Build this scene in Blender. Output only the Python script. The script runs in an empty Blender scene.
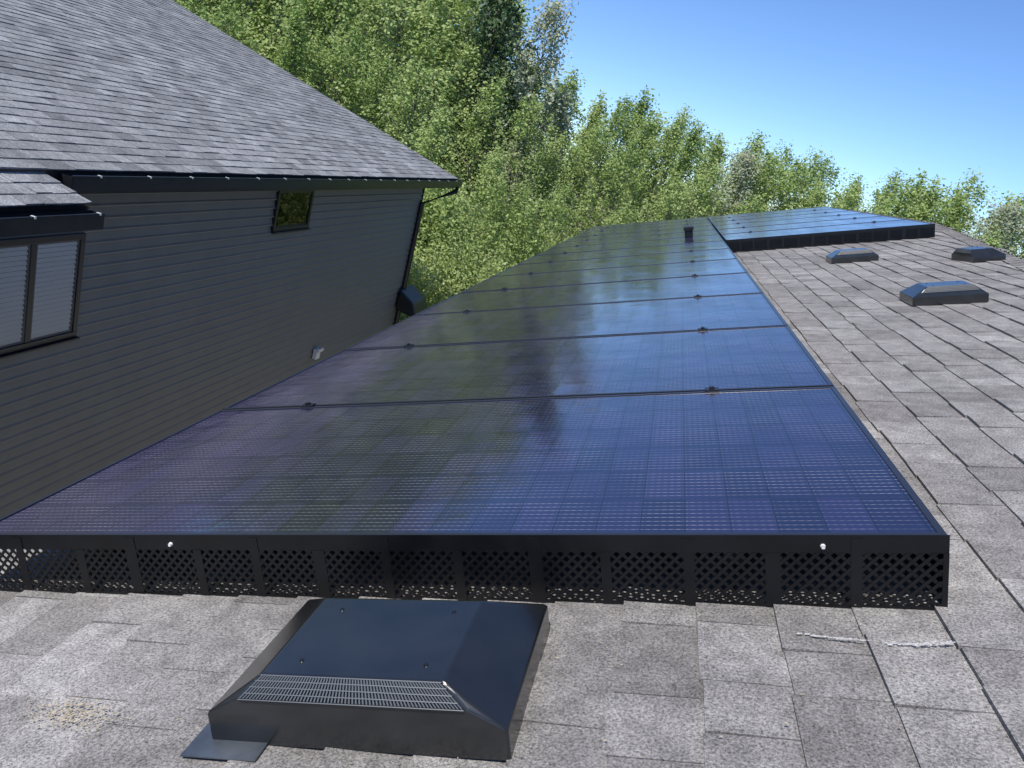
import bpy, math, random, bmesh
import numpy as np
from mathutils import Vector, Matrix
random.seed(7); np.random.seed(7)
scene=bpy.context.scene
COL=scene.collection
# ---------------------------------------------------------------- helpers
def empty(name):
    o=bpy.data.objects.new(name,None); COL.objects.link(o); return o
def mkobj(name,me,parent=None,mats=()):
    o=bpy.data.objects.new(name,me); COL.objects.link(o)
    for m in mats: me.materials.append(m)
    if parent: o.parent=parent
    return o
class MB:
    def __init__(s): s.v=[]; s.f=[]; s.r=[]; s.m=[]
    def quad(s,a,b,c,d,r=0.5,m=0):
        n=len(s.v); s.v+= [tuple(a),tuple(b),tuple(c),tuple(d)]; s.f.append((n,n+1,n+2,n+3)); s.r.append(r); s.m.append(m)
    def tri(s,a,b,c,r=0.5,m=0):
        n=len(s.v); s.v+= [tuple(a),tuple(b),tuple(c)]; s.f.append((n,n+1,n+2)); s.r.append(r); s.m.append(m)
    def hexa(s,P,r=0.5,m=0):
        n=len(s.v); s.v+=[tuple(p) for p in P]
        for f in ((3,2,1,0),(4,5,6,7),(0,1,5,4),(1,2,6,5),(2,3,7,6),(3,0,4,7)):
            s.f.append(tuple(n+i for i in f)); s.r.append(r); s.m.append(m)
    def box(s,x0,x1,y0,y1,z0,z1,T=None,r=0.5,m=0):
        P=[(x0,y0,z0),(x1,y0,z0),(x1,y1,z0),(x0,y1,z0),(x0,y0,z1),(x1,y0,z1),(x1,y1,z1),(x0,y1,z1)]
        if T: P=[T(*p) for p in P]
        s.hexa(P,r,m)
    def tube(s,pts,rads,n=8,r=0.5,m=0):
        base=len(s.v); k=len(pts)
        for i,(p,rr) in enumerate(zip(pts,rads)):
            p=Vector(p)
            if i<k-1: d=Vector(pts[i+1])-p
            else: d=p-Vector(pts[i-1])
            d.normalize(); a=d.orthogonal().normalized(); b=d.cross(a)
            for j in range(n):
                t=2*math.pi*j/n; q=p+(a*math.cos(t)+b*math.sin(t))*rr; s.v.append(tuple(q))
        for i in range(k-1):
            for j in range(n):
                s.f.append((base+i*n+j,base+i*n+(j+1)%n,base+(i+1)*n+(j+1)%n,base+(i+1)*n+j)); s.r.append(r); s.m.append(m)
    def build(s,name,parent=None,mats=(),bevel=0):
        me=bpy.data.meshes.new(name); me.from_pydata(s.v,[],s.f)
        for m in mats: me.materials.append(m)
        if len(mats)>1: me.polygons.foreach_set("material_index",s.m)
        a=me.attributes.new("rnd",'FLOAT','FACE'); a.data.foreach_set("value",s.r)
        me.update()
        o=bpy.data.objects.new(name,me); COL.objects.link(o)
        if parent: o.parent=parent
        if bevel:
            b=o.modifiers.new("bev",'BEVEL'); b.width=bevel; b.segments=2; b.limit_method='ANGLE'
        return o
def mat(name):
    m=bpy.data.materials.new(name); m.use_nodes=True
    nt=m.node_tree; bs=nt.nodes["Principled BSDF"]; return m,nt,bs
def simple(name,col,rough=0.5,metal=0,spec=0.5,noise=0.0,nscale=20,bump=0):
    m,nt,bs=mat(name); N=nt.nodes; L=nt.links
    bs.inputs['Roughness'].default_value=rough; bs.inputs['Metallic'].default_value=metal
    bs.inputs['Specular IOR Level'].default_value=spec
    bs.inputs['Base Color'].default_value=(*col,1)
    if noise or bump:
        tc=N.new('ShaderNodeTexCoord'); nz=N.new('ShaderNodeTexNoise'); nz.inputs['Scale'].default_value=nscale; nz.inputs['Detail'].default_value=6
        L.new(tc.outputs['Object'],nz.inputs['Vector'])
        cr=N.new('ShaderNodeValToRGB'); cr.color_ramp.elements[0].position=.3; cr.color_ramp.elements[1].position=.7
        cr.color_ramp.elements[0].color=(*[c*(1-noise) for c in col],1); cr.color_ramp.elements[1].color=(*[min(1,c*(1+noise)) for c in col],1)
        L.new(nz.outputs['Fac'],cr.inputs['Fac']); L.new(cr.outputs['Color'],bs.inputs['Base Color'])
        mr=N.new('ShaderNodeMapRange'); mr.inputs['To Min'].default_value=rough*.75; mr.inputs['To Max'].default_value=min(1,rough*1.3)
        L.new(nz.outputs['Fac'],mr.inputs['Value']); L.new(mr.outputs['Result'],bs.inputs['Roughness'])
        if bump:
            bp=N.new('ShaderNodeBump'); bp.inputs['Strength'].default_value=bump; bp.inputs['Distance'].default_value=.01
            L.new(nz.outputs['Fac'],bp.inputs['Height']); L.new(bp.outputs['Normal'],bs.inputs['Normal'])
    return m
# ---------------------------------------------------------------- materials
def shingle_mat(name,dark,light,gran=210):
    m,nt,bs=mat(name); N=nt.nodes; L=nt.links
    at=N.new('ShaderNodeAttribute'); at.attribute_name='rnd'
    tc=N.new('ShaderNodeTexCoord')
    n1=N.new('ShaderNodeTexNoise'); n1.inputs['Scale'].default_value=gran; n1.inputs['Detail'].default_value=4; n1.inputs['Roughness'].default_value=.85
    n2=N.new('ShaderNodeTexNoise'); n2.inputs['Scale'].default_value=1.6; n2.inputs['Detail'].default_value=5
    n3=N.new('ShaderNodeTexNoise'); n3.inputs['Scale'].default_value=18; n3.inputs['Detail'].default_value=5
    for n in (n1,n2,n3): L.new(tc.outputs['Object'],n.inputs['Vector'])
    cr=N.new('ShaderNodeValToRGB'); cr.color_ramp.elements[0].color=(*dark,1); cr.color_ramp.elements[1].color=(*light,1)
    L.new(at.outputs['Fac'],cr.inputs['Fac'])
    g=N.new('ShaderNodeMapRange'); g.inputs['From Min'].default_value=.34; g.inputs['From Max'].default_value=.66; g.inputs['To Min'].default_value=.18; g.inputs['To Max'].default_value=1.9
    L.new(n1.outputs['Fac'],g.inputs['Value'])
    g2=N.new('ShaderNodeMapRange'); g2.inputs['From Min'].default_value=.3; g2.inputs['From Max'].default_value=.7; g2.inputs['To Min'].default_value=.80; g2.inputs['To Max'].default_value=1.16
    L.new(n2.outputs['Fac'],g2.inputs['Value'])
    g3=N.new('ShaderNodeMapRange'); g3.inputs['From Min'].default_value=.3; g3.inputs['From Max'].default_value=.7; g3.inputs['To Min'].default_value=.78; g3.inputs['To Max'].default_value=1.22
    L.new(n3.outputs['Fac'],g3.inputs['Value'])
    a=N.new('ShaderNodeMath'); a.operation='MULTIPLY'; L.new(g.outputs[0],a.inputs[0]); L.new(g2.outputs[0],a.inputs[1])
    b=N.new('ShaderNodeMath'); b.operation='MULTIPLY'; L.new(a.outputs[0],b.inputs[0]); L.new(g3.outputs[0],b.inputs[1])
    v=N.new('ShaderNodeVectorMath'); v.operation='SCALE'; L.new(cr.outputs['Color'],v.inputs[0]); L.new(b.outputs[0],v.inputs['Scale'])
    L.new(v.outputs[0],bs.inputs['Base Color'])
    bs.inputs['Roughness'].default_value=.85; bs.inputs['Specular IOR Level'].default_value=.35
    bp=N.new('ShaderNodeBump'); bp.inputs['Strength'].default_value=.6; bp.inputs['Distance'].default_value=.0015
    L.new(n1.outputs['Fac'],bp.inputs['Height']); L.new(bp.outputs['Normal'],bs.inputs['Normal'])
    return m
M_SH=shingle_mat('shingle_light_grey',(.172,.160,.150),(.285,.270,.256))
M_SH2=shingle_mat('shingle_dark_grey',(.15,.152,.155),(.29,.292,.294),120)
M_BLACK=simple('black_powdercoat',(.010,.010,.011),.35,0,.5,.3,30)
M_BLKPL=simple('black_plastic',(.004,.004,.005),.38,0,.4,.4,14,.05)
M_VENT=simple('vent_painted_metal',(.014,.015,.016),.20,0,.8,.4,7,.04)
M_FLASH=simple('grey_flashing',(.16,.18,.20),.38,.6,.5,.35,12,.1)
M_FRAME=simple('anodized_frame',(.04,.04,.05),.28,.5,.7)
M_DARKTRIM=simple('dark_trim_metal',(.012,.013,.015),.35,0,.5,.3,10)
M_SIDING=simple('dark_siding',(.178,.174,.155),.5,0,.35,.08,3.5,.0)
M_BOUNCEW=simple('bounce_siding',(.75,.73,.68),.6,0,.4,.05,3)  # pale wall colour chosen to bounce light onto the neighbour's siding
M_WOOD=simple('bark',(.22,.20,.16),.9,0,.2,.4,12,.4)
M_WHITE=simple('white_plastic_and_glint',(.7,.7,.68),.5,0,.5,.1,8)  # real white parts, and sun glints painted on the gutter hangers
M_BLIND=simple('blind_slats',(.97,.96,.92),.6,0,.4)
M_INT=simple('interior_dark',(.03,.03,.03),.9)
M_CHALK=simple('chalk_mark',(.58,.57,.56),.95,0,.1)
M_POLLEN=simple('dry_debris',(.46,.38,.25),.95,0,.1,.3,90)
M_BOUNCEG=simple('bounce_strip',(.45,.43,.40),.9,0,.2,.2,9)  # pale ground colour, made up as a light reflector
def glass_mat():
    m,nt,bs=mat('window_glass'); N=nt.nodes; L=nt.links
    out=N['Material Output']; gl=N.new('ShaderNodeBsdfGlossy'); gl.inputs['Roughness'].default_value=.02
    tr=N.new('ShaderNodeBsdfTransparent'); tr.inputs['Color'].default_value=(.98,.99,.98,1)
    fr=N.new('ShaderNodeFresnel'); fr.inputs['IOR'].default_value=1.5
    mx=N.new('ShaderNodeMixShader'); L.new(fr.outputs[0],mx.inputs[0]); L.new(tr.outputs[0],mx.inputs[1]); L.new(gl.outputs[0],mx.inputs[2])
    L.new(mx.outputs[0],out.inputs['Surface']); N.remove(bs); return m
M_GLASS=glass_mat()
def panel_mat():
    m,nt,bs=mat('solar_cells_glass'); N=nt.nodes; L=nt.links
    uv=N.new('ShaderNodeUVMap'); uv.uv_map='UVMap'
    sp=N.new('ShaderNodeSeparateXYZ'); L.new(uv.outputs[0],sp.inputs[0])
    def M(op,a,b=None,c=None):
        n=N.new('ShaderNodeMath'); n.operation=op
        for i,x in enumerate((a,b,c)):
            if x is None: continue
            if isinstance(x,(int,float)): n.inputs[i].default_value=x
            else: L.new(x,n.inputs[i])
        return n.outputs[0]
    U=sp.outputs['X']; V=sp.outputs['Y']
    def line(src,period,width,off=0):
        f=M('FRACT',M('DIVIDE',M('ADD',src,off),period)); d=M('ABSOLUTE',M('SUBTRACT',f,.5))
        return M('GREATER_THAN',d,.5-width/period/2)
    bus=line(V,.0198,.0015)
    gapU=line(U,.0885,.0034)
    gapV=line(V,.1785,.0026)
    gap=M('MAXIMUM',gapU,gapV)
    fr=M('FRACT',M('DIVIDE',U,.0148)); dash=M('GREATER_THAN',fr,.45)
    nz=N.new('ShaderNodeTexNoise'); nz.inputs['Scale'].default_value=5; nz.inputs['Detail'].default_value=6; L.new(uv.outputs[0],nz.inputs['Vector'])
    busA=M('MULTIPLY',bus,M('ADD',.45,M('MULTIPLY',dash,.55)))
    mrb=N.new('ShaderNodeMapRange'); mrb.inputs['From Min'].default_value=.35; mrb.inputs['From Max'].default_value=.65; mrb.inputs['To Min'].default_value=.25; mrb.inputs['To Max'].default_value=1.0; L.new(nz.outputs['Fac'],mrb.inputs['Value'])
    busA=M('MULTIPLY',busA,mrb.outputs[0])
    cu=M('FLOOR',M('DIVIDE',U,.0885)); cv=M('FLOOR',M('DIVIDE',V,.1785))
    cmb=N.new('ShaderNodeCombineXYZ'); L.new(cu,cmb.inputs[0]); L.new(cv,cmb.inputs[1])
    oi=N.new('ShaderNodeObjectInfo'); L.new(oi.outputs['Random'],cmb.inputs[2])
    wn=N.new('ShaderNodeTexWhiteNoise'); L.new(cmb.outputs[0],wn.inputs['Vector'])
    cell=N.new('ShaderNodeValToRGB'); cell.color_ramp.elements[0].color=(.008,.007,.028,1); cell.color_ramp.elements[1].color=(.018,.014,.054,1)
    L.new(wn.outputs['Value'],cell.inputs[0])
    m1=N.new('ShaderNodeMix'); m1.data_type='RGBA'; L.new(busA,m1.inputs['Factor']); L.new(cell.outputs[0],m1.inputs['A']); m1.inputs['B'].default_value=(.40,.36,.40,1)
    m2=N.new('ShaderNodeMix'); m2.data_type='RGBA'; L.new(M('MULTIPLY',gap,.85),m2.inputs['Factor']); L.new(m1.outputs['Result'],m2.inputs['A']); m2.inputs['B'].default_value=(.003,.003,.004,1)
    L.new(m2.outputs['Result'],bs.inputs['Base Color'])
    bs.inputs['IOR'].default_value=1.72; bs.inputs['Specular IOR Level'].default_value=.9
    mpv=N.new('ShaderNodeMapping'); mpv.inputs['Scale'].default_value=(3.2,1.1,1); L.new(uv.outputs[0],mpv.inputs[0])
    n2=N.new('ShaderNodeTexNoise'); n2.inputs['Scale'].default_value=1.6; n2.inputs['Detail'].default_value=6; L.new(mpv.outputs[0],n2.inputs['Vector'])
    mr=N.new('ShaderNodeMapRange'); mr.inputs['From Min'].default_value=.3; mr.inputs['From Max'].default_value=.7; mr.inputs['To Min'].default_value=.07; mr.inputs['To Max'].default_value=.19
    L.new(n2.outputs['Fac'],mr.inputs['Value']); L.new(mr.outputs[0],bs.inputs['Roughness'])
    n3=N.new('ShaderNodeTexNoise'); n3.inputs['Scale'].default_value=5; n3.inputs['Detail'].default_value=3; L.new(uv.outputs[0],n3.inputs['Vector'])
    bp=N.new('ShaderNodeBump'); bp.inputs['Strength'].default_value=.5; bp.inputs['Distance'].default_value=.004
    hh=M('ADD',n3.outputs['Fac'],M('MULTIPLY',gap,-.15))
    L.new(hh,bp.inputs['Height']); L.new(bp.outputs['Normal'],bs.inputs['Normal'])
    return m
M_PANEL=panel_mat()
def leaf_mat(name,c0,c1,c2,tr=.35):
    m,nt,bs=mat(name); N=nt.nodes; L=nt.links
    at=N.new('ShaderNodeAttribute'); at.attribute_name='rnd'
    cr=N.new('ShaderNodeValToRGB'); e=cr.color_ramp.elements; e[0].color=(*c0,1); e[1].color=(*c2,1); x=e.new(.5); x.color=(*c1,1)
    L.new(at.outputs['Fac'],cr.inputs[0]); L.new(cr.outputs[0],bs.inputs['Base Color']); bs.inputs['Roughness'].default_value=.5; bs.inputs['Specular IOR Level'].default_value=.35
    t=N.new('ShaderNodeBsdfTranslucent'); L.new(cr.outputs[0],t.inputs['Color'])
    mx=N.new('ShaderNodeMixShader'); mx.inputs[0].default_value=tr; L.new(bs.outputs[0],mx.inputs[1]); L.new(t.outputs[0],mx.inputs[2])
    L.new(mx.outputs[0],N['Material Output'].inputs['Surface']); return m
M_LEAF=leaf_mat('leaves_poplar',(.22,.32,.085),(.38,.48,.16),(.56,.63,.28),.40)
M_LEAFD=leaf_mat('leaves_dark',(.04,.07,.03),(.07,.12,.045),(.11,.17,.07),.15)
M_LEAFP=leaf_mat('leaves_pale',(.32,.35,.22),(.45,.48,.32),(.60,.62,.46),.3)
def grass_mat():
    m,nt,bs=mat('grass_ground'); N=nt.nodes; L=nt.links
    tc=N.new('ShaderNodeTexCoord'); nz=N.new('ShaderNodeTexNoise'); nz.inputs['Scale'].default_value=.6; nz.inputs['Detail'].default_value=10
    L.new(tc.outputs['Object'],nz.inputs['Vector']); cr=N.new('ShaderNodeValToRGB'); cr.color_ramp.elements[0].position=.35; cr.color_ramp.elements[1].position=.7
    cr.color_ramp.elements[0].color=(.05,.08,.025,1); cr.color_ramp.elements[1].color=(.12,.16,.055,1)
    L.new(nz.outputs['Fac'],cr.inputs[0]); L.new(cr.outputs[0],bs.inputs['Base Color']); bs.inputs['Roughness'].default_value=.9; return m
# ---------------------------------------------------------------- camera
right=Vector((.9472,.2031,.2479)); fwd=Vector((-.1283,.9492,-.2872))
fwd.normalize(); right=(right-fwd*right.dot(fwd)).normalized(); up=right.cross(fwd).normalized()
cam=bpy.data.cameras.new('camera'); co=bpy.data.objects.new('camera',cam); COL.objects.link(co)
co.matrix_world=Matrix(((right.x,up.x,-fwd.x,0),(right.y,up.y,-fwd.y,0),(right.z,up.z,-fwd.z,0),(0,0,0,1)))
cam.sensor_width=36; cam.lens=790/1024*36; cam.clip_start=.05; cam.clip_end=3000
scene.camera=co
GZ=-6.0
# ---------------------------------------------------------------- light
el=math.radians(58); rot=math.radians(208)
w=bpy.data.worlds.new('World'); scene.world=w; w.use_nodes=True
nt=w.node_tree; bg=nt.nodes['Background']; sk=nt.nodes.new('ShaderNodeTexSky'); sk.sky_type='NISHITA'; sk.sun_disc=False
sk.sun_elevation=el; sk.sun_rotation=rot; sk.air_density=.75; sk.dust_density=0.0; sk.ozone_density=2.5; sk.altitude=0
mu=nt.nodes.new('ShaderNodeVectorMath'); mu.operation='MULTIPLY'; mu.inputs[1].default_value=(.75,.93,1.18)
nt.links.new(sk.outputs[0],mu.inputs[0]); nt.links.new(mu.outputs[0],bg.inputs[0]); bg.inputs[1].default_value=.15
sd=Vector((math.sin(rot)*math.cos(el),math.cos(rot)*math.cos(el),math.sin(el)))
sun=bpy.data.lights.new('sun','SUN'); sun.energy=5.0; sun.angle=math.radians(.5); sun.color=(1,.955,.88)
so=bpy.data.objects.new('sun',sun); COL.objects.link(so); so.rotation_euler=sd.to_track_quat('Z','Y').to_euler(); so.location=(-20,-20,40)
# ---------------------------------------------------------------- ground
b=MB(); b.quad((-900,-900,GZ),(900,-900,GZ),(900,900,GZ),(-900,900,GZ)); b.build('ground',None,[grass_mat()])
b=MB(); b.quad((-4.9,-12,GZ+.004),(-1.4,-12,GZ+.004),(-1.4,17,GZ+.004),(-4.9,17,GZ+.004)); b.build('bounce_strip',None,[M_BOUNCEG])  # unseen strip added between the houses to bounce light upward
# ---------------------------------------------------------------- roof frame helpers
S=Vector((.939,0,.343)).normalized(); NN=Vector((-S.z,0,S.x)); YY=Vector((0,1,0))
HR=-.81; HP=-.66
def R(s,y,h=0): return S*s+YY*y+NN*(HR+h)
def shingles(fn,s0,s1,yrange,expo=.143,seed=1,keep=None,wmin=.10,wmax=.26,T=.006):
    rg=random.Random(seed); b=MB(); n=int((s1-s0)/expo)
    for i in range(n):
        a=s0+i*expo; y=yrange[0]-rg.random()*.3
        while y<yrange[1]:
            wd=rg.uniform(wmin,wmax); y2=min(y+wd,yrange[1]+.0)
            if keep is None or keep(a+expo*.5,(y+y2)/2):
                t=T+rg.choice((0,0,.0035,.005))+rg.uniform(0,.001); jit=rg.uniform(-.005,.004); j2=jit+rg.uniform(-.0025,.0025)
                r=min(1,max(0,rg.gauss(.5,.24)))
                lo=a+jit; lo2=a+j2; hi=a+expo+.007; g=.0012; t2=t+rg.uniform(-.0012,.0012)
                p=[fn(lo,y+g,t),fn(lo2,y2-g,t2),fn(hi,y2-g,.0012),fn(hi,y+g,.0012)]
                q=[fn(lo,y+g,-.002),fn(lo2,y2-g,-.002),fn(hi,y2-g,-.002),fn(hi,y+g,-.002)]
                b.quad(p[0],p[1],p[2],p[3],r)
                b.quad(q[0],q[1],p[1],p[0],r*.4); b.quad(q[1],q[2],p[2],p[1],r*.3); b.quad(q[3],q[0],p[0],p[3],r*.3)
            y=y2
    return b
RID=[(-6,.5),(6.67,2.50),(11.3,3.2),(16.9,3.2)]
def ridge_s(y):
    for (y0,s0),(y1,s1) in zip(RID,RID[1:]):
        if y<=y1: return s0+(s1-s0)*(y-y0)/(y1-y0)
    return RID[-1][1]
EAVE=-1.86
H1=empty('house_with_shingle_roof')
shingles(R,EAVE,3.3,(-6,16.9),seed=3,keep=lambda s,y:s<ridge_s(y)).build('roof_shingles',H1,[M_SH])
b=MB()
for (y0,s0),(y1,s1) in zip(RID,RID[1:]):
    b.quad(R(EAVE,y0,-.004),R(s0,y0,-.004),R(s1,y1,-.004),R(EAVE,y1,-.004))
    A=R(s0,y0,-.004); B=R(s1,y1,-.004)
    b.quad(A,A+Vector((4.5,0,-1.6)),B+Vector((4.5,0,-1.6)),B)
b.build('roof_deck',H1,[M_SH])
b=MB(); rg=random.Random(5)
for (y0,s0),(y1,s1) in zip(RID,RID[1:]):
    A=R(s0,y0); B=R(s1,y1); Ln=(B-A).length; d=(B-A)/Ln; n=int(Ln/.145)
    lft=(-S-d*(-S).dot(d)).normalized(); rt=(Vector((4.5,0,-1.6)).normalized()); rt=(rt-d*rt.dot(d)).normalized()
    for i in range(n):
        p=A+d*(i*Ln/n); q=A+d*((i+1.1)*Ln/n); u0=Vector((0,0,.016)); u1=Vector((0,0,.008)); r=min(1,max(0,rg.gauss(.5,.2)))
        b.quad(p+lft*.13+u0,p+u0+Vector((0,0,.006)),q+u1,q+lft*.13+u1,r); b.quad(p+u0+Vector((0,0,.006)),p+rt*.13+u0,q+rt*.13+u1,q+u1,r)
        b.quad(p+lft*.13,p,p+u0+Vector((0,0,.006)),p+lft*.13+u0,r*.3)
b.build('ridge_caps',H1,[M_SH])
e0=R(EAVE,-6)
b=MB(); b.box(e0.x-.12,e0.x-.0,-6,16.9,e0.z-.14,e0.z-.03); b.build('gutter',H1,[M_DARKTRIM],.005)
b=MB(); b.box(e0.x+.35,6.0,-6,16.4,GZ,e0.z-.15); b.build('walls',H1,[M_BOUNCEW])  # walls out of view, coloured pale to reflect light across the gap
# ---------------------------------------------------------------- solar array
ARR=empty('solar_panel_array')
def P(s,y,h=0): return S*s+YY*y+NN*(HP+h)
PW=2.156; PH=1.107; PITCH=1.125; Y0=1.451; SL=-1.714; SR=.467
def panel(s0,y0,i):
    s1=s0+PW; y1=y0+PH; lip=.012; me=bpy.data.meshes.new('panel_glass')
    tilt=random.uniform(-.0015,.0015)
    c=[P(s0+lip,y0+lip,-.0025+tilt),P(s1-lip,y0+lip,-.0025),P(s1-lip,y1-lip,-.0025),P(s0+lip,y1-lip,-.0025+tilt)]
    me.from_pydata([tuple(x) for x in c],[],[(0,1,2,3)]); u=me.uv_layers.new(name='UVMap')
    for k,(a,bb) in enumerate(((0,0),(PW-2*lip,0),(PW-2*lip,PH-2*lip),(0,PH-2*lip))): u.data[k].uv=(a,bb)
    mkobj('panel_glass_%d'%i,me,ARR,[M_PANEL])
    b=MB()
    b.box(s0,s1,y0,y0+lip,-.035,0,P); b.box(s0,s1,y1-lip,y1,-.035,0,P)
    b.box(s0,s0+lip,y0+lip,y1-lip,-.035,0,P); b.box(s1-lip,s1,y0+lip,y1-lip,-.035,0,P)
    b.quad(P(s0+lip,y0+lip,-.03),P(s0+lip,y1-lip,-.03),P(s1-lip,y1-lip,-.03),P(s1-lip,y0+lip,-.03))
    b.build('panel_frame_%d'%i,ARR,[M_FRAME],.0012)
i=0
for k in range(13):
    panel(SL,Y0+k*PITCH,i); i+=1
    if k>=7: panel(SR,Y0+k*PITCH,i); i+=1
b=MB()
for k in range(1,13):
    y=Y0+k*PITCH-.009
    for s in ((-1.36,.07) if k<8 else (-1.36,.07,.82,2.26)):
        b.box(s-.022,s+.022,y-.018,y+.018,-.02,.006,P); b.box(s-.008,s+.008,y-.008,y+.008,.006,.013,P)
b.build('mid_clamps',ARR,[M_BLACK],.001)
b=MB()
for s in (-1.36,.07): b.box(s-.02,s+.02,Y0+.03,16.05,-.075,-.036,P)
for s in (.82,2.26): b.box(s-.02,s+.02,Y0+7*PITCH+.03,16.05,-.075,-.036,P)
for s in (-1.36,.07):
    for k in range(12): b.box(s-.015,s+.015,Y0+.4+k*1.2,Y0+.45+k*1.2,-.15,-.076,P)
b.build('rails',ARR,[M_BLACK])
def guard(sa,sb,y,name):
    b=MB(); hgt=.152; top=.034; t=.002; n=max(1,round((sb-sa)/.154)); wd=(sb-sa)/n
    T=lambda s,yy,h:P(s,yy,h)
    b.box(sa,sb,y-t,y,-top,.002,T); b.box(sa,sb,y-t,y,-hgt+.001,-hgt+.012,T)
    for j in range(n+1):
        s=sa+j*wd; sh=random.uniform(-.01,.01) if 0<j<n else 0
        hw=.010 if j%3 else .014; b.box(max(sa,s+sh-hw),min(sb,s+sh+hw),y-t-.0015,y-t,-hgt,-.004 if j%2 else -top,T)
    z0=-hgt+.012; z1=-top; hh=z1-z0; p=.0225; sw=.0095
    for dr in (1,-1):
        x=sa-hh-p
        while x<sb+hh:
            xa=x; xb=x+dr*hh; lo,hi=0,1
            if dr>0:
                if xa<sa+sw: lo=(sa+sw-xa)/hh
                if xb>sb-sw: hi=(sb-sw-xa)/hh
            else:
                if xa>sb-sw: lo=(xa-sb+sw)/hh
                if xb<sa+sw: hi=(xa-sa-sw)/hh
            if hi>lo and lo>=0 and hi<=1:
                s0=xa+dr*hh*lo; s1=xa+dr*hh*hi; q0=z0+hh*lo; q1=z0+hh*hi
                yy=y-(.0022 if dr>0 else .0008)
                b.hexa([T(s0-sw*.5,yy-.001,q0),T(s0+sw*.5,yy-.001,q0),T(s0+sw*.5,yy,q0),T(s0-sw*.5,yy,q0),
                        T(s1-sw*.5,yy-.001,q1),T(s1+sw*.5,yy-.001,q1),T(s1+sw*.5,yy,q1),T(s1-sw*.5,yy,q1)])
            x+=p
    if name.endswith('near'):
        for s in (sa+(sb-sa)*.26,sa+(sb-sa)*.90):
            c=P(s,y-t,-.020); b.tube([c,c-YY*.006],[.005,.004],10,m=1); b.quad(*[c-YY*.006+S*u+NN*v for u,v in ((-.003,-.003),(.003,-.003),(.003,.003),(-.003,.003))],m=1)
    b.build(name,ARR,[M_BLKPL,M_WHITE])
guard(SL,SL+PW+.004,Y0-.004,'critter_guard_near')
guard(SR+.0,SR+PW,Y0+7*PITCH-.004,'critter_guard_far')
b=MB(); b.box(SL+PW,SL+PW+.003,Y0,Y0+7*PITCH,-.15,-.002,P); b.box(SR+PW,SR+PW+.003,Y0+7*PITCH,16.07,-.15,-.002,P)
b.build('critter_guard_sides',ARR,[M_BLKPL])
b=MB(); b.box(.02,.12,10.40,10.50,.0,.08,P); b.box(.01,.13,10.38,10.52,.08,.13,P); o=b.build('junction_box',None,[M_BLKPL],.008)
# ---------------------------------------------------------------- roof vents
M_VENTG=simple('vent_grille',(.13,.135,.14),.38,.3,.5)
def vent(name,s,y,ang=0,sc=1,flash=False):
    root=empty(name)
    ca,sa_=math.cos(ang),math.sin(ang)
    def T(x,yy,h): 
        x*=sc; yy*=sc; h*=(sc+1)/2
        return R(s+x*ca-yy*sa_, y+x*sa_+yy*ca, h)
    b=MB(); hw=.2475; D=.365; rim=.060; tw=.152; ht=.122; yf=.020; yb=.262
    base=[(-hw,0),(hw,0),(hw,D),(-hw,D)]; topc=[(-tw,yf),(tw,yf),(tw,yb),(-tw,yb)]
    r0=.008; fh=.088; fx=.19
    for k in range(4):
        a=base[k]; c=base[(k+1)%4]; ta=topc[k]; tc=topc[(k+1)%4]
        b.quad(T(*a,r0),T(*c,r0),T(*c,rim),T(*a,rim))
        if k==0: continue
        b.quad(T(*a,rim),T(*c,rim),T(*tc,ht),T(*ta,ht))
    b.quad(*[T(*q,ht) for q in topc])
    b.quad(T(-hw,0,rim),T(hw,0,rim),T(fx,.002,fh),T(-fx,.002,fh))
    b.tri(T(-hw,0,rim),T(-fx,.002,fh),T(-tw,yf,ht)); b.tri(T(hw,0,rim),T(tw,yf,ht),T(fx,.002,fh))
    b.quad(T(-fx,.002,fh),T(fx,.002,fh),T(tw,yf,ht),T(-tw,yf,ht))
    me=b.build('hood',root,[M_VENT])
    bm=bmesh.new(); bm.from_mesh(me.data); bmesh.ops.remove_doubles(bm,verts=bm.verts,dist=.0005); bm.to_mesh(me.data); bm.free()
    bv=me.modifiers.new('b','BEVEL'); bv.width=.004; bv.segments=3; bv.limit_method='ANGLE'; bv.angle_limit=math.radians(12)
    b=MB(); n=64
    up_=(Vector(T(0,-.003,fh+.003))-Vector(T(0,0,fh)))
    for k in range(n):
        u=-1+2*(k+.5)/n
        x0=u*fx*.97; x1=u*tw*.97; hwid=.0013
        P0=T(x0-hwid,.0015,fh+.001); P1=T(x0+hwid,.0015,fh+.001); P2=T(x1+hwid,yf-.002,ht-.002); P3=T(x1-hwid,yf-.002,ht-.002)
        b.hexa([P0,P1,P2,P3,P0+up_,P1+up_,P2+up_,P3+up_])
    for f in (.0,.25,.5,.75,.97):
        xx=(fx+(tw-fx)*f)*.97; yy=.0015+(yf-.0015)*f; hh=fh+(ht-fh)*f
        b.hexa([T(-xx,yy-.002,hh),T(xx,yy-.002,hh),T(xx,yy-.001,hh+.001),T(-xx,yy-.001,hh+.001),T(-xx,yy-.005,hh+.0025),T(xx,yy-.005,hh+.0025),T(xx,yy-.004,hh+.0035),T(-xx,yy-.004,hh+.0035)])
    b.build('grille',root,[M_VENTG])
    if flash:
        b=MB(); b.box(-hw-.03,-hw+.10,-.04,D-.2,.010,.0125,T); b.build('flashing',root,[M_FLASH])
    b=MB()
    for (x,yy) in ((-.1,.06),(.11,.06),(-.1,.22),(.11,.22)):
        c=Vector(T(x,yy,ht)); b.tube([c,c+NN*.002],[.004,.0035],8); b.quad(*[c+NN*.002+Vector(v)*.003 for v in ((-1,-1,0),(1,-1,0),(1,1,0),(-1,1,0))])
    b.build('screws',root,[M_VENT])
    return root
vent('roof_vent',-.527,.972,flash=True)
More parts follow.
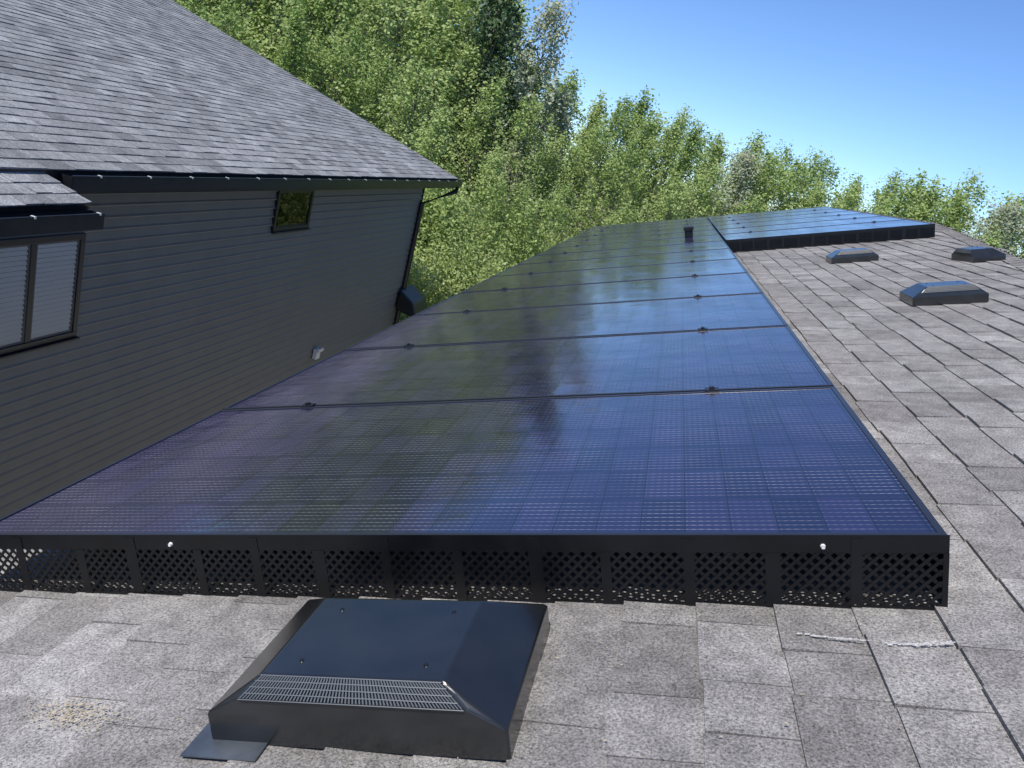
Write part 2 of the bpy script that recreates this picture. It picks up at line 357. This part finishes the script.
vent('roof_vent',1.465,4.88,sc=.80)
vent('roof_vent',1.454,7.42,sc=.78)
vent('roof_vent',2.16,6.95,math.radians(-80),sc=.68)
def mark(name,pts,wd,n,m,ws=0):
    b=MB(); rg=random.Random(len(pts)+n)
    for k in range(n):
        u=rg.random()*(len(pts)-1.0001); i=int(u); f=u-i
        s=pts[i][0]+(pts[i+1][0]-pts[i][0])*f+rg.gauss(0,ws); y=pts[i][1]+(pts[i+1][1]-pts[i][1])*f+rg.gauss(0,wd)
        l=rg.uniform(.001,.005); h=rg.uniform(.0006,.0018)
        if ws: l=rg.uniform(.0006,.0028)
        b.quad(R(s-l,y-h,.0128),R(s+l,y-h*.6,.0128),R(s+l*.8,y+h,.0128),R(s-l*.7,y+h*.8,.0128))
    b.build(name,None,[m])
mark('chalk_line',[(.17,1.335),(.23,1.325),(.29,1.318)],.0014,70,M_CHALK)
mark('chalk_line',[(.31,1.312),(.36,1.31),(.42,1.32)],.0018,90,M_CHALK)
mark('dry_debris',[(-1.12,1.03),(-1.02,1.0)],.018,420,M_POLLEN,.035)
mark('dry_debris',[(-.9,1.0),(-.2,1.3),(.6,1.0)],.25,160,M_POLLEN,.3)
# ---------------------------------------------------------------- neighbour house
H2=empty('house_with_dark_siding')
WX=-5.0; YN=-4.0; YF=16.05; ZT=-1.25
wins=[(5.14,6.32,-2.73,-1.743),(9.82,10.88,-1.94,-1.35)]
b=MB(); lap=.115; z=GZ; rg=random.Random(4)
while z<ZT:
    z1=min(z+lap,ZT+.02)
    iv=[(YN,YF)]
    for (a,c,zz0,zz1) in wins:
        if z1>zz0+.02 and z<zz1-.02:
            ni=[]
            for (p,q) in iv:
                if q<=a or p>=c: ni.append((p,q))
                else:
                    if p<a: ni.append((p,a))
                    if q>c: ni.append((c,q))
            iv=ni
    for (p,q) in iv:
        prof=[(-.006,z),(.022,z),(.024,z+.016),(.012,z+.034),(-.002,z1-.010),(-.006,z1)]
        for (xa,za),(xb,zb) in zip(prof,prof[1:]): b.quad((WX+xa,p,za),(WX+xa,q,za),(WX+xb,q,zb),(WX+xb,p,zb))
    z=z1
b.build('wall_siding',H2,[M_SIDING])
RS=.285; GX=-4.5; GZE=-1.07; RX=-14.0; RZ=GZE+(GX-RX)*RS
hs=Vector((-1,0,RS)).normalized(); hn=Vector((RS,0,1)).normalized()
def RH(s,y,h): return Vector((GX,0,GZE))+hs*s+YY*y+hn*h
b=MB()
b.quad((WX,YF,GZ),(-23,YF,GZ),(-23,YF,ZT),(WX,YF,ZT)); b.tri((WX,YF,ZT),(-23,YF,ZT),(RX,YF,RZ-.2))
b.quad((-23,YN,GZ),(WX,YN,GZ),(WX,YN,ZT),(-23,YN,ZT)); b.tri((-23,YN,ZT),(WX,YN,ZT),(RX,YN,RZ-.2))
b.quad((-23,YN,GZ),(-23,YN,ZT),(-23,YF,ZT),(-23,YF,GZ))
b.build('other_walls',H2,[M_SIDING])
b=MB(); b.box(WX-.01,WX+.03,YF-.01,YF+.03,GZ,ZT); b.build('corner_trim',H2,[M_DARKTRIM])
smax=(GX-RX)/abs(hs.x)
YR=16.7
sh=shingles(RH,0,smax,(YN-.5,YR),seed=11,keep=None,T=.007,wmin=.14,wmax=.34)
sh.build('roof_shingles',H2,[M_SH2])
EX=.43; YL=5.25
she=shingles(lambda s,y,h:RH(s-EX,y,h-.03),0,EX+.25,(YN-.5,YL),seed=12,T=.007); she.build('lower_eave_shingles',H2,[M_SH2])
b=MB()
def slab(b,s0,s1,y0,y1,h0,h1): b.hexa([RH(s0,y0,h0),RH(s0,y1,h0),RH(s1,y1,h0),RH(s1,y0,h0),RH(s0,y0,h1),RH(s0,y1,h1),RH(s1,y1,h1),RH(s1,y0,h1)])
slab(b,.0,smax,YN-.5,YR-.01,-.10,-.004); slab(b,-EX,0.3,YN-.5,YL-.01,-.14,-.034)
b.hexa([(RX,YN-.5,RZ-.1),(RX,YR,RZ-.1),(-23.6,YR,ZT),(-23.6,YN-.5,ZT),(RX,YN-.5,RZ),(RX,YR,RZ),(-23.6,YR,ZT+.1),(-23.6,YN-.5,ZT+.1)])
b.build('roof_deck',H2,[M_DARKTRIM])
b=MB(); b.box(WX,GX-.01,YL+.03,YR-.02,ZT-.01,ZT+.0,None); b.box(WX,GX+.38,YN,YL-.02,ZT-.13,ZT-.115); b.build('soffit',H2,[M_DARKTRIM])
def gutter(name,x,z,y0,y1):
    b=MB(); g=.11
    b.box(x,x+.004,y0,y1,z-g,z); b.box(x,x+g,y0,y1,z-g-.004,z-g); b.box(x+g,x+g+.005,y0,y1,z-g,z+.0); b.box(x+g-.012,x+g+.009,y0,y1,z,z+.008)
    b.box(x,x+g,y0-.004,y0,z-g,z); b.box(x,x+g,y1,y1+.004,z-g,z)
    b.build(name,H2,[M_DARKTRIM])
    b=MB(); y=y0+.3
    while y<y1: b.box(x+g*.8,x+g+.010,y-.008,y+.008,z+.0085,z+.011); b.box(x+g+.0095,x+g+.013,y-.008,y+.008,z-.006,z+.012); y+=.62
    b.build(name+'_hangers',H2,[M_WHITE])  # white colour stands in for sun glinting on the brackets
gutter('gutter_main',GX-.005,GZE-.025,5.4,YR)
gutter('gutter_lower',GX+EX*.96-.01,GZE-EX*RS-.075,YN-.4,YL)
b=MB(); b.box(GX-.03,GX-.008,YL+.03,YR-.02,ZT+.001,GZE-.03); b.box(GX+.36,GX+.39,YN-.4,YL-.02,ZT-.12,GZE-.2); b.build('fascia',H2,[M_DARKTRIM])
M_SASH=simple('sash_grey',(.10,.10,.10),.5)
def window(name,y0,y1,z0,z1,mull,blinds):
    root=empty(name); root.parent=H2
    f=.055; b=MB(); xa=WX-.03; xb=WX+.045
    b.box(xa,xb,y0,y1,z0,z0+f); b.box(xa,xb,y0,y1,z1-f,z1); b.box(xa,xb,y0,y0+f,z0+f,z1-f); b.box(xa,xb,y1-f,y1,z0+f,z1-f)
    b.box(xa,xb+.03,y0-.01,y1+.01,z0-.02,z0-.001)
    segs=[(y0+f,y1-f)]
    if mull:
        m=(y0+y1)/2; b.box(xa,xb-.006,m-.03,m+.03,z0+f,z1-f); segs=[(y0+f,m-.03),(m+.03,y1-f)]
    b.build('frame',root,[M_DARKTRIM],.004)
    b=MB()
    for (a,c) in segs:
        g=.018
        for (p,q,r_,t) in ((a,c,z0+f,z0+f+g),(a,c,z1-f-g,z1-f),(a,a+g,z0+f+g,z1-f-g),(c-g,c,z0+f+g,z1-f-g)): b.box(xa+.01,xb-.015,p,q,r_,t)
    b.build('sash',root,[M_SASH if blinds else M_DARKTRIM])
    b=MB()
    for (a,c) in segs: b.quad((WX+.028,a,z0+f),(WX+.028,c,z0+f),(WX+.028,c,z1-f),(WX+.028,a,z1-f))
    b.build('glass',root,[M_GLASS])
    b=MB(); b.quad((WX-.6,y0-.3,z0-.3),(WX-.6,y1+.3,z0-.3),(WX-.6,y1+.3,z1+.3),(WX-.6,y0-.3,z1+.3)); b.build('room',root,[M_INT])
    if blinds:
        b=MB()
        for (a,c) in segs:
            z=z0+f+.01
            while z<z1-f:
                b.quad((WX+.026,a+.012,z),(WX+.026,c-.012,z),(WX+.010,c-.012,z+.034),(WX+.010,a+.012,z+.034)); z+=.043
        b.build('blind',root,[M_BLIND])
window('slider_window',*wins[0][:2],*wins[0][2:],True,True)
window('small_window',*wins[1][:2],*wins[1][2:],False,False)
b=MB()
b.tube([(GX+.05,YR-.12,GZE-.12),(GX+.05,YR-.12,GZE-.25),(WX+.06,YF-.06,GZE-.62),(WX+.06,YF-.06,GZ+.2)],[.05,.05,.05,.05],8)
b.build('downspout',H2,[M_DARKTRIM])
b=MB(); b.hexa([(-4.95,15.75,-3.95),(-4.45,15.75,-4.05),(-4.45,16.6,-4.05),(-4.95,16.6,-3.95),(-4.95,15.75,-3.5),(-4.6,15.75,-3.72),(-4.6,16.6,-3.72),(-4.95,16.6,-3.5)])
b.build('rain_hood',H2,[M_DARKTRIM],.03)
b=MB(); b.box(-4.975,-4.90,11.92,12.06,-4.22,-4.04); b.box(-4.90,-4.86,11.90,12.08,-4.08,-4.02); b.build('wall_vent',H2,[M_WHITE],.01)
# ---------------------------------------------------------------- trees
def tree_mesh(Ht,Rad,cb,nl,clr,lpc,ls,seed,conic=.0,upw=0.0):
    rg=np.random.RandomState(seed); rr=random.Random(seed)
    b=MB()
    lean=(rg.uniform(-.4,.4),rg.uniform(-.4,.4))
    def tp(t): return Vector((lean[0]*t+.15*math.sin(t*5+seed),lean[1]*t+.15*math.cos(t*4+seed),Ht*t))
    ts=[i/9 for i in range(10)]
    b.tube([tp(t*.97) for t in ts],[max(.012,.011*Ht*(1-t)**.9) for t in ts],7,m=0)
    cents=[];rads=[]
    for i in range(nl):
        t=cb+(1-cb)*((i+rr.random())/nl)
        tt=(t-cb)/(1-cb)
        prof=(math.sin(math.pi*min(1,(tt*.86+.14)))**.7)*(1-conic)+conic*(1-tt)
        L_=Rad*prof*rr.uniform(.5,1.2)+.25; az=i*2.399+rr.uniform(-.5,.5); elv=rr.uniform(.2,.8)+tt*.4+upw
        d=Vector((math.cos(az)*math.cos(elv),math.sin(az)*math.cos(elv),math.sin(elv)))
        p0=tp(t*.95); p1=p0+d*L_*.5+Vector((0,0,.03)); p2=p0+d*L_+Vector((0,0,.12*L_))
        b.tube([p0,p1,p2],[.004*Ht*(1-t)+.015,.002*Ht*(1-t)+.01,.005],4,m=0)
        for u in (.45,.75,1.0):
            if u<.6 and rr.random()<.4: continue
            c=p0+(p2-p0)*u+Vector((rr.gauss(0,.15),rr.gauss(0,.15),rr.gauss(0,.2)))
            cents.append(c); rads.append(clr*rr.uniform(.5,1.25))
    cents.append(tp(1.0)); rads.append(clr*.5)
    C=np.array([tuple(c) for c in cents]); Rr=np.array(rads); k=len(C)
    n=k*lpc; idx=np.repeat(np.arange(k),lpc)
    v=rg.normal(size=(n,3)); v/=np.linalg.norm(v,axis=1)[:,None]; rad=rg.rand(n)**.5*rg.uniform(.8,1.25,n)
    pos=C[idx]+v*(rad*Rr[idx])[:,None]*np.array([.85,.85,1.5])
    nrm=rg.normal(size=(n,3))*.8+np.array([-.25,-.45,.7])+v*.5; nrm/=np.linalg.norm(nrm,axis=1)[:,None]
    a=np.cross(nrm,rg.normal(size=(n,3))); a/=np.linalg.norm(a,axis=1)[:,None]; bb=np.cross(nrm,a)
    sz=ls*rg.uniform(.6,1.3,n)[:,None]
    q=np.stack([pos-a*sz*.9,pos+bb*sz*.55,pos+a*sz*.9,pos-bb*sz*.55],1).reshape(-1,3)
    cl=rg.rand(k); r=np.clip(cl[idx]*.5+rg.rand(n)*.5,0,1)
    return np.array(b.v),np.array(b.f,dtype=np.int64),q,r
def leafmesh(name,items,mats,parent=None):
    VV=[];FF=[];RR=[];MM=[];off=0
    for (bv,bf,q,r),x,y,s,wide,an,tone,lm in items:
        ca,sa_=math.cos(an),math.sin(an); M=np.array([[ca*s*wide,-sa_*s*wide,0],[sa_*s*wide,ca*s*wide,0],[0,0,s]])
        o=np.array([x,y,GZ-.1])
        w1=bv@M.T+o; w2=q@M.T+o; n=len(q)//4
        VV+= [w1,w2]; FF.append(bf+off); FF.append(np.arange(4*n).reshape(-1,4)+off+len(w1)); off+=len(w1)+len(w2)
        RR+=[np.full(len(bf),.5),np.clip(r+tone,0,1)]; MM+=[np.zeros(len(bf),int),np.full(n,lm)]
    Vv=np.concatenate(VV).astype(np.float32); F=np.concatenate(FF).astype(np.int32); r=np.concatenate(RR).astype(np.float32); m=np.concatenate(MM).astype(np.int32)
    me=bpy.data.meshes.new(name); me.vertices.add(len(Vv)); me.vertices.foreach_set('co',Vv.ravel())
    me.loops.add(F.size); me.loops.foreach_set('vertex_index',F.ravel()); me.polygons.add(len(F)); me.polygons.foreach_set('loop_start',np.arange(0,F.size,4,dtype=np.int32))
    for mm in mats: me.materials.append(mm)
    me.polygons.foreach_set('material_index',m); at=me.attributes.new('rnd','FLOAT','FACE'); at.data.foreach_set('value',r)
    me.update(calc_edges=True)
    return mkobj(name,me,parent)
V=[tree_mesh(10,rad,.06,nl,.44,38,.078,20+i,conic=cn,upw=uw) for i,(rad,nl,cn,uw) in enumerate(((1.5,60,.3,.1),(1.9,66,.1,.0),(1.2,56,.5,.3),(2.1,68,.2,.0)))]
PAL=tree_mesh(10,1.7,.2,58,.42,44,.075,40,conic=.1)
DRK=tree_mesh(10,1.6,.1,60,.45,60,.085,50,conic=.35)
rg=random.Random(99)
def topel(r):
    pts=[(-.9,.30),(-.45,.26),(-.32,.21),(-.27,.165),(-.215,.112),(-.14,.088),(-.05,.082),(.0,.075),(.08,.074),(.13,.060),(.21,.064),(.26,.076),(.33,.088),(.38,.08),(.6,.08)]
    for (a,e0),(c,e1) in zip(pts,pts[1:]):
        if r<=c: return e0+(e1-e0)*(max(r,a)-a)/(c-a)
    return .08
items=[]
for row,(yb,hs_,sp) in enumerate(((27,.62,1.9),(33,.80,1.7),(39,.95,1.35),(44,1.0,1.2))):
    x=-.75*yb
    while x<.50*yb:
        r=x/yb; y=yb+rg.uniform(-2.5,2.5)
        H=(-GZ+topel(r)*y)*hs_*rg.uniform(.90,1.04)
        u=rg.random(); pale=u>.94
        items.append((PAL if pale else rg.choice(V),x,y,H/10,rg.uniform(1.05,1.4),rg.uniform(-.6,.6),rg.uniform(-.25,.2),2 if pale else 1))
        x+=rg.uniform(.8,1.2)*sp
leafmesh('tree_line',items,[M_WOOD,M_LEAF,M_LEAFP])
leafmesh('spruce_tree',[(DRK,-9.6,36.5,1.37,.95,0,0,1)],[M_WOOD,M_LEAFD])
leafmesh('poplar_tree',[(PAL,-7.4,37,1.2,1.0,0,0,1)],[M_WOOD,M_LEAFP])
BU=[tree_mesh(3,1.8,.02,40,.5,80,.05,70+i) for i in range(2)]
items=[]
for i in range(30):
    y=rg.uniform(20,26); x=rg.uniform(-.5,.4)*y
    items.append((rg.choice(BU),x,y,rg.uniform(.8,1.3),1,rg.uniform(0,6),rg.uniform(-.35,.05),1))
for (x,y,s) in ((-5.6,18.5,.8),(-4.6,19.5,.9),(-3.4,20,.8),(-6.5,21,1.2)): items.append((BU[0],x,y,s,1,x,.1,1))
leafmesh('shrubs',items,[M_WOOD,M_LEAF])
scene.view_settings.view_transform='Standard'; scene.view_settings.look='None'; scene.view_settings.exposure=0
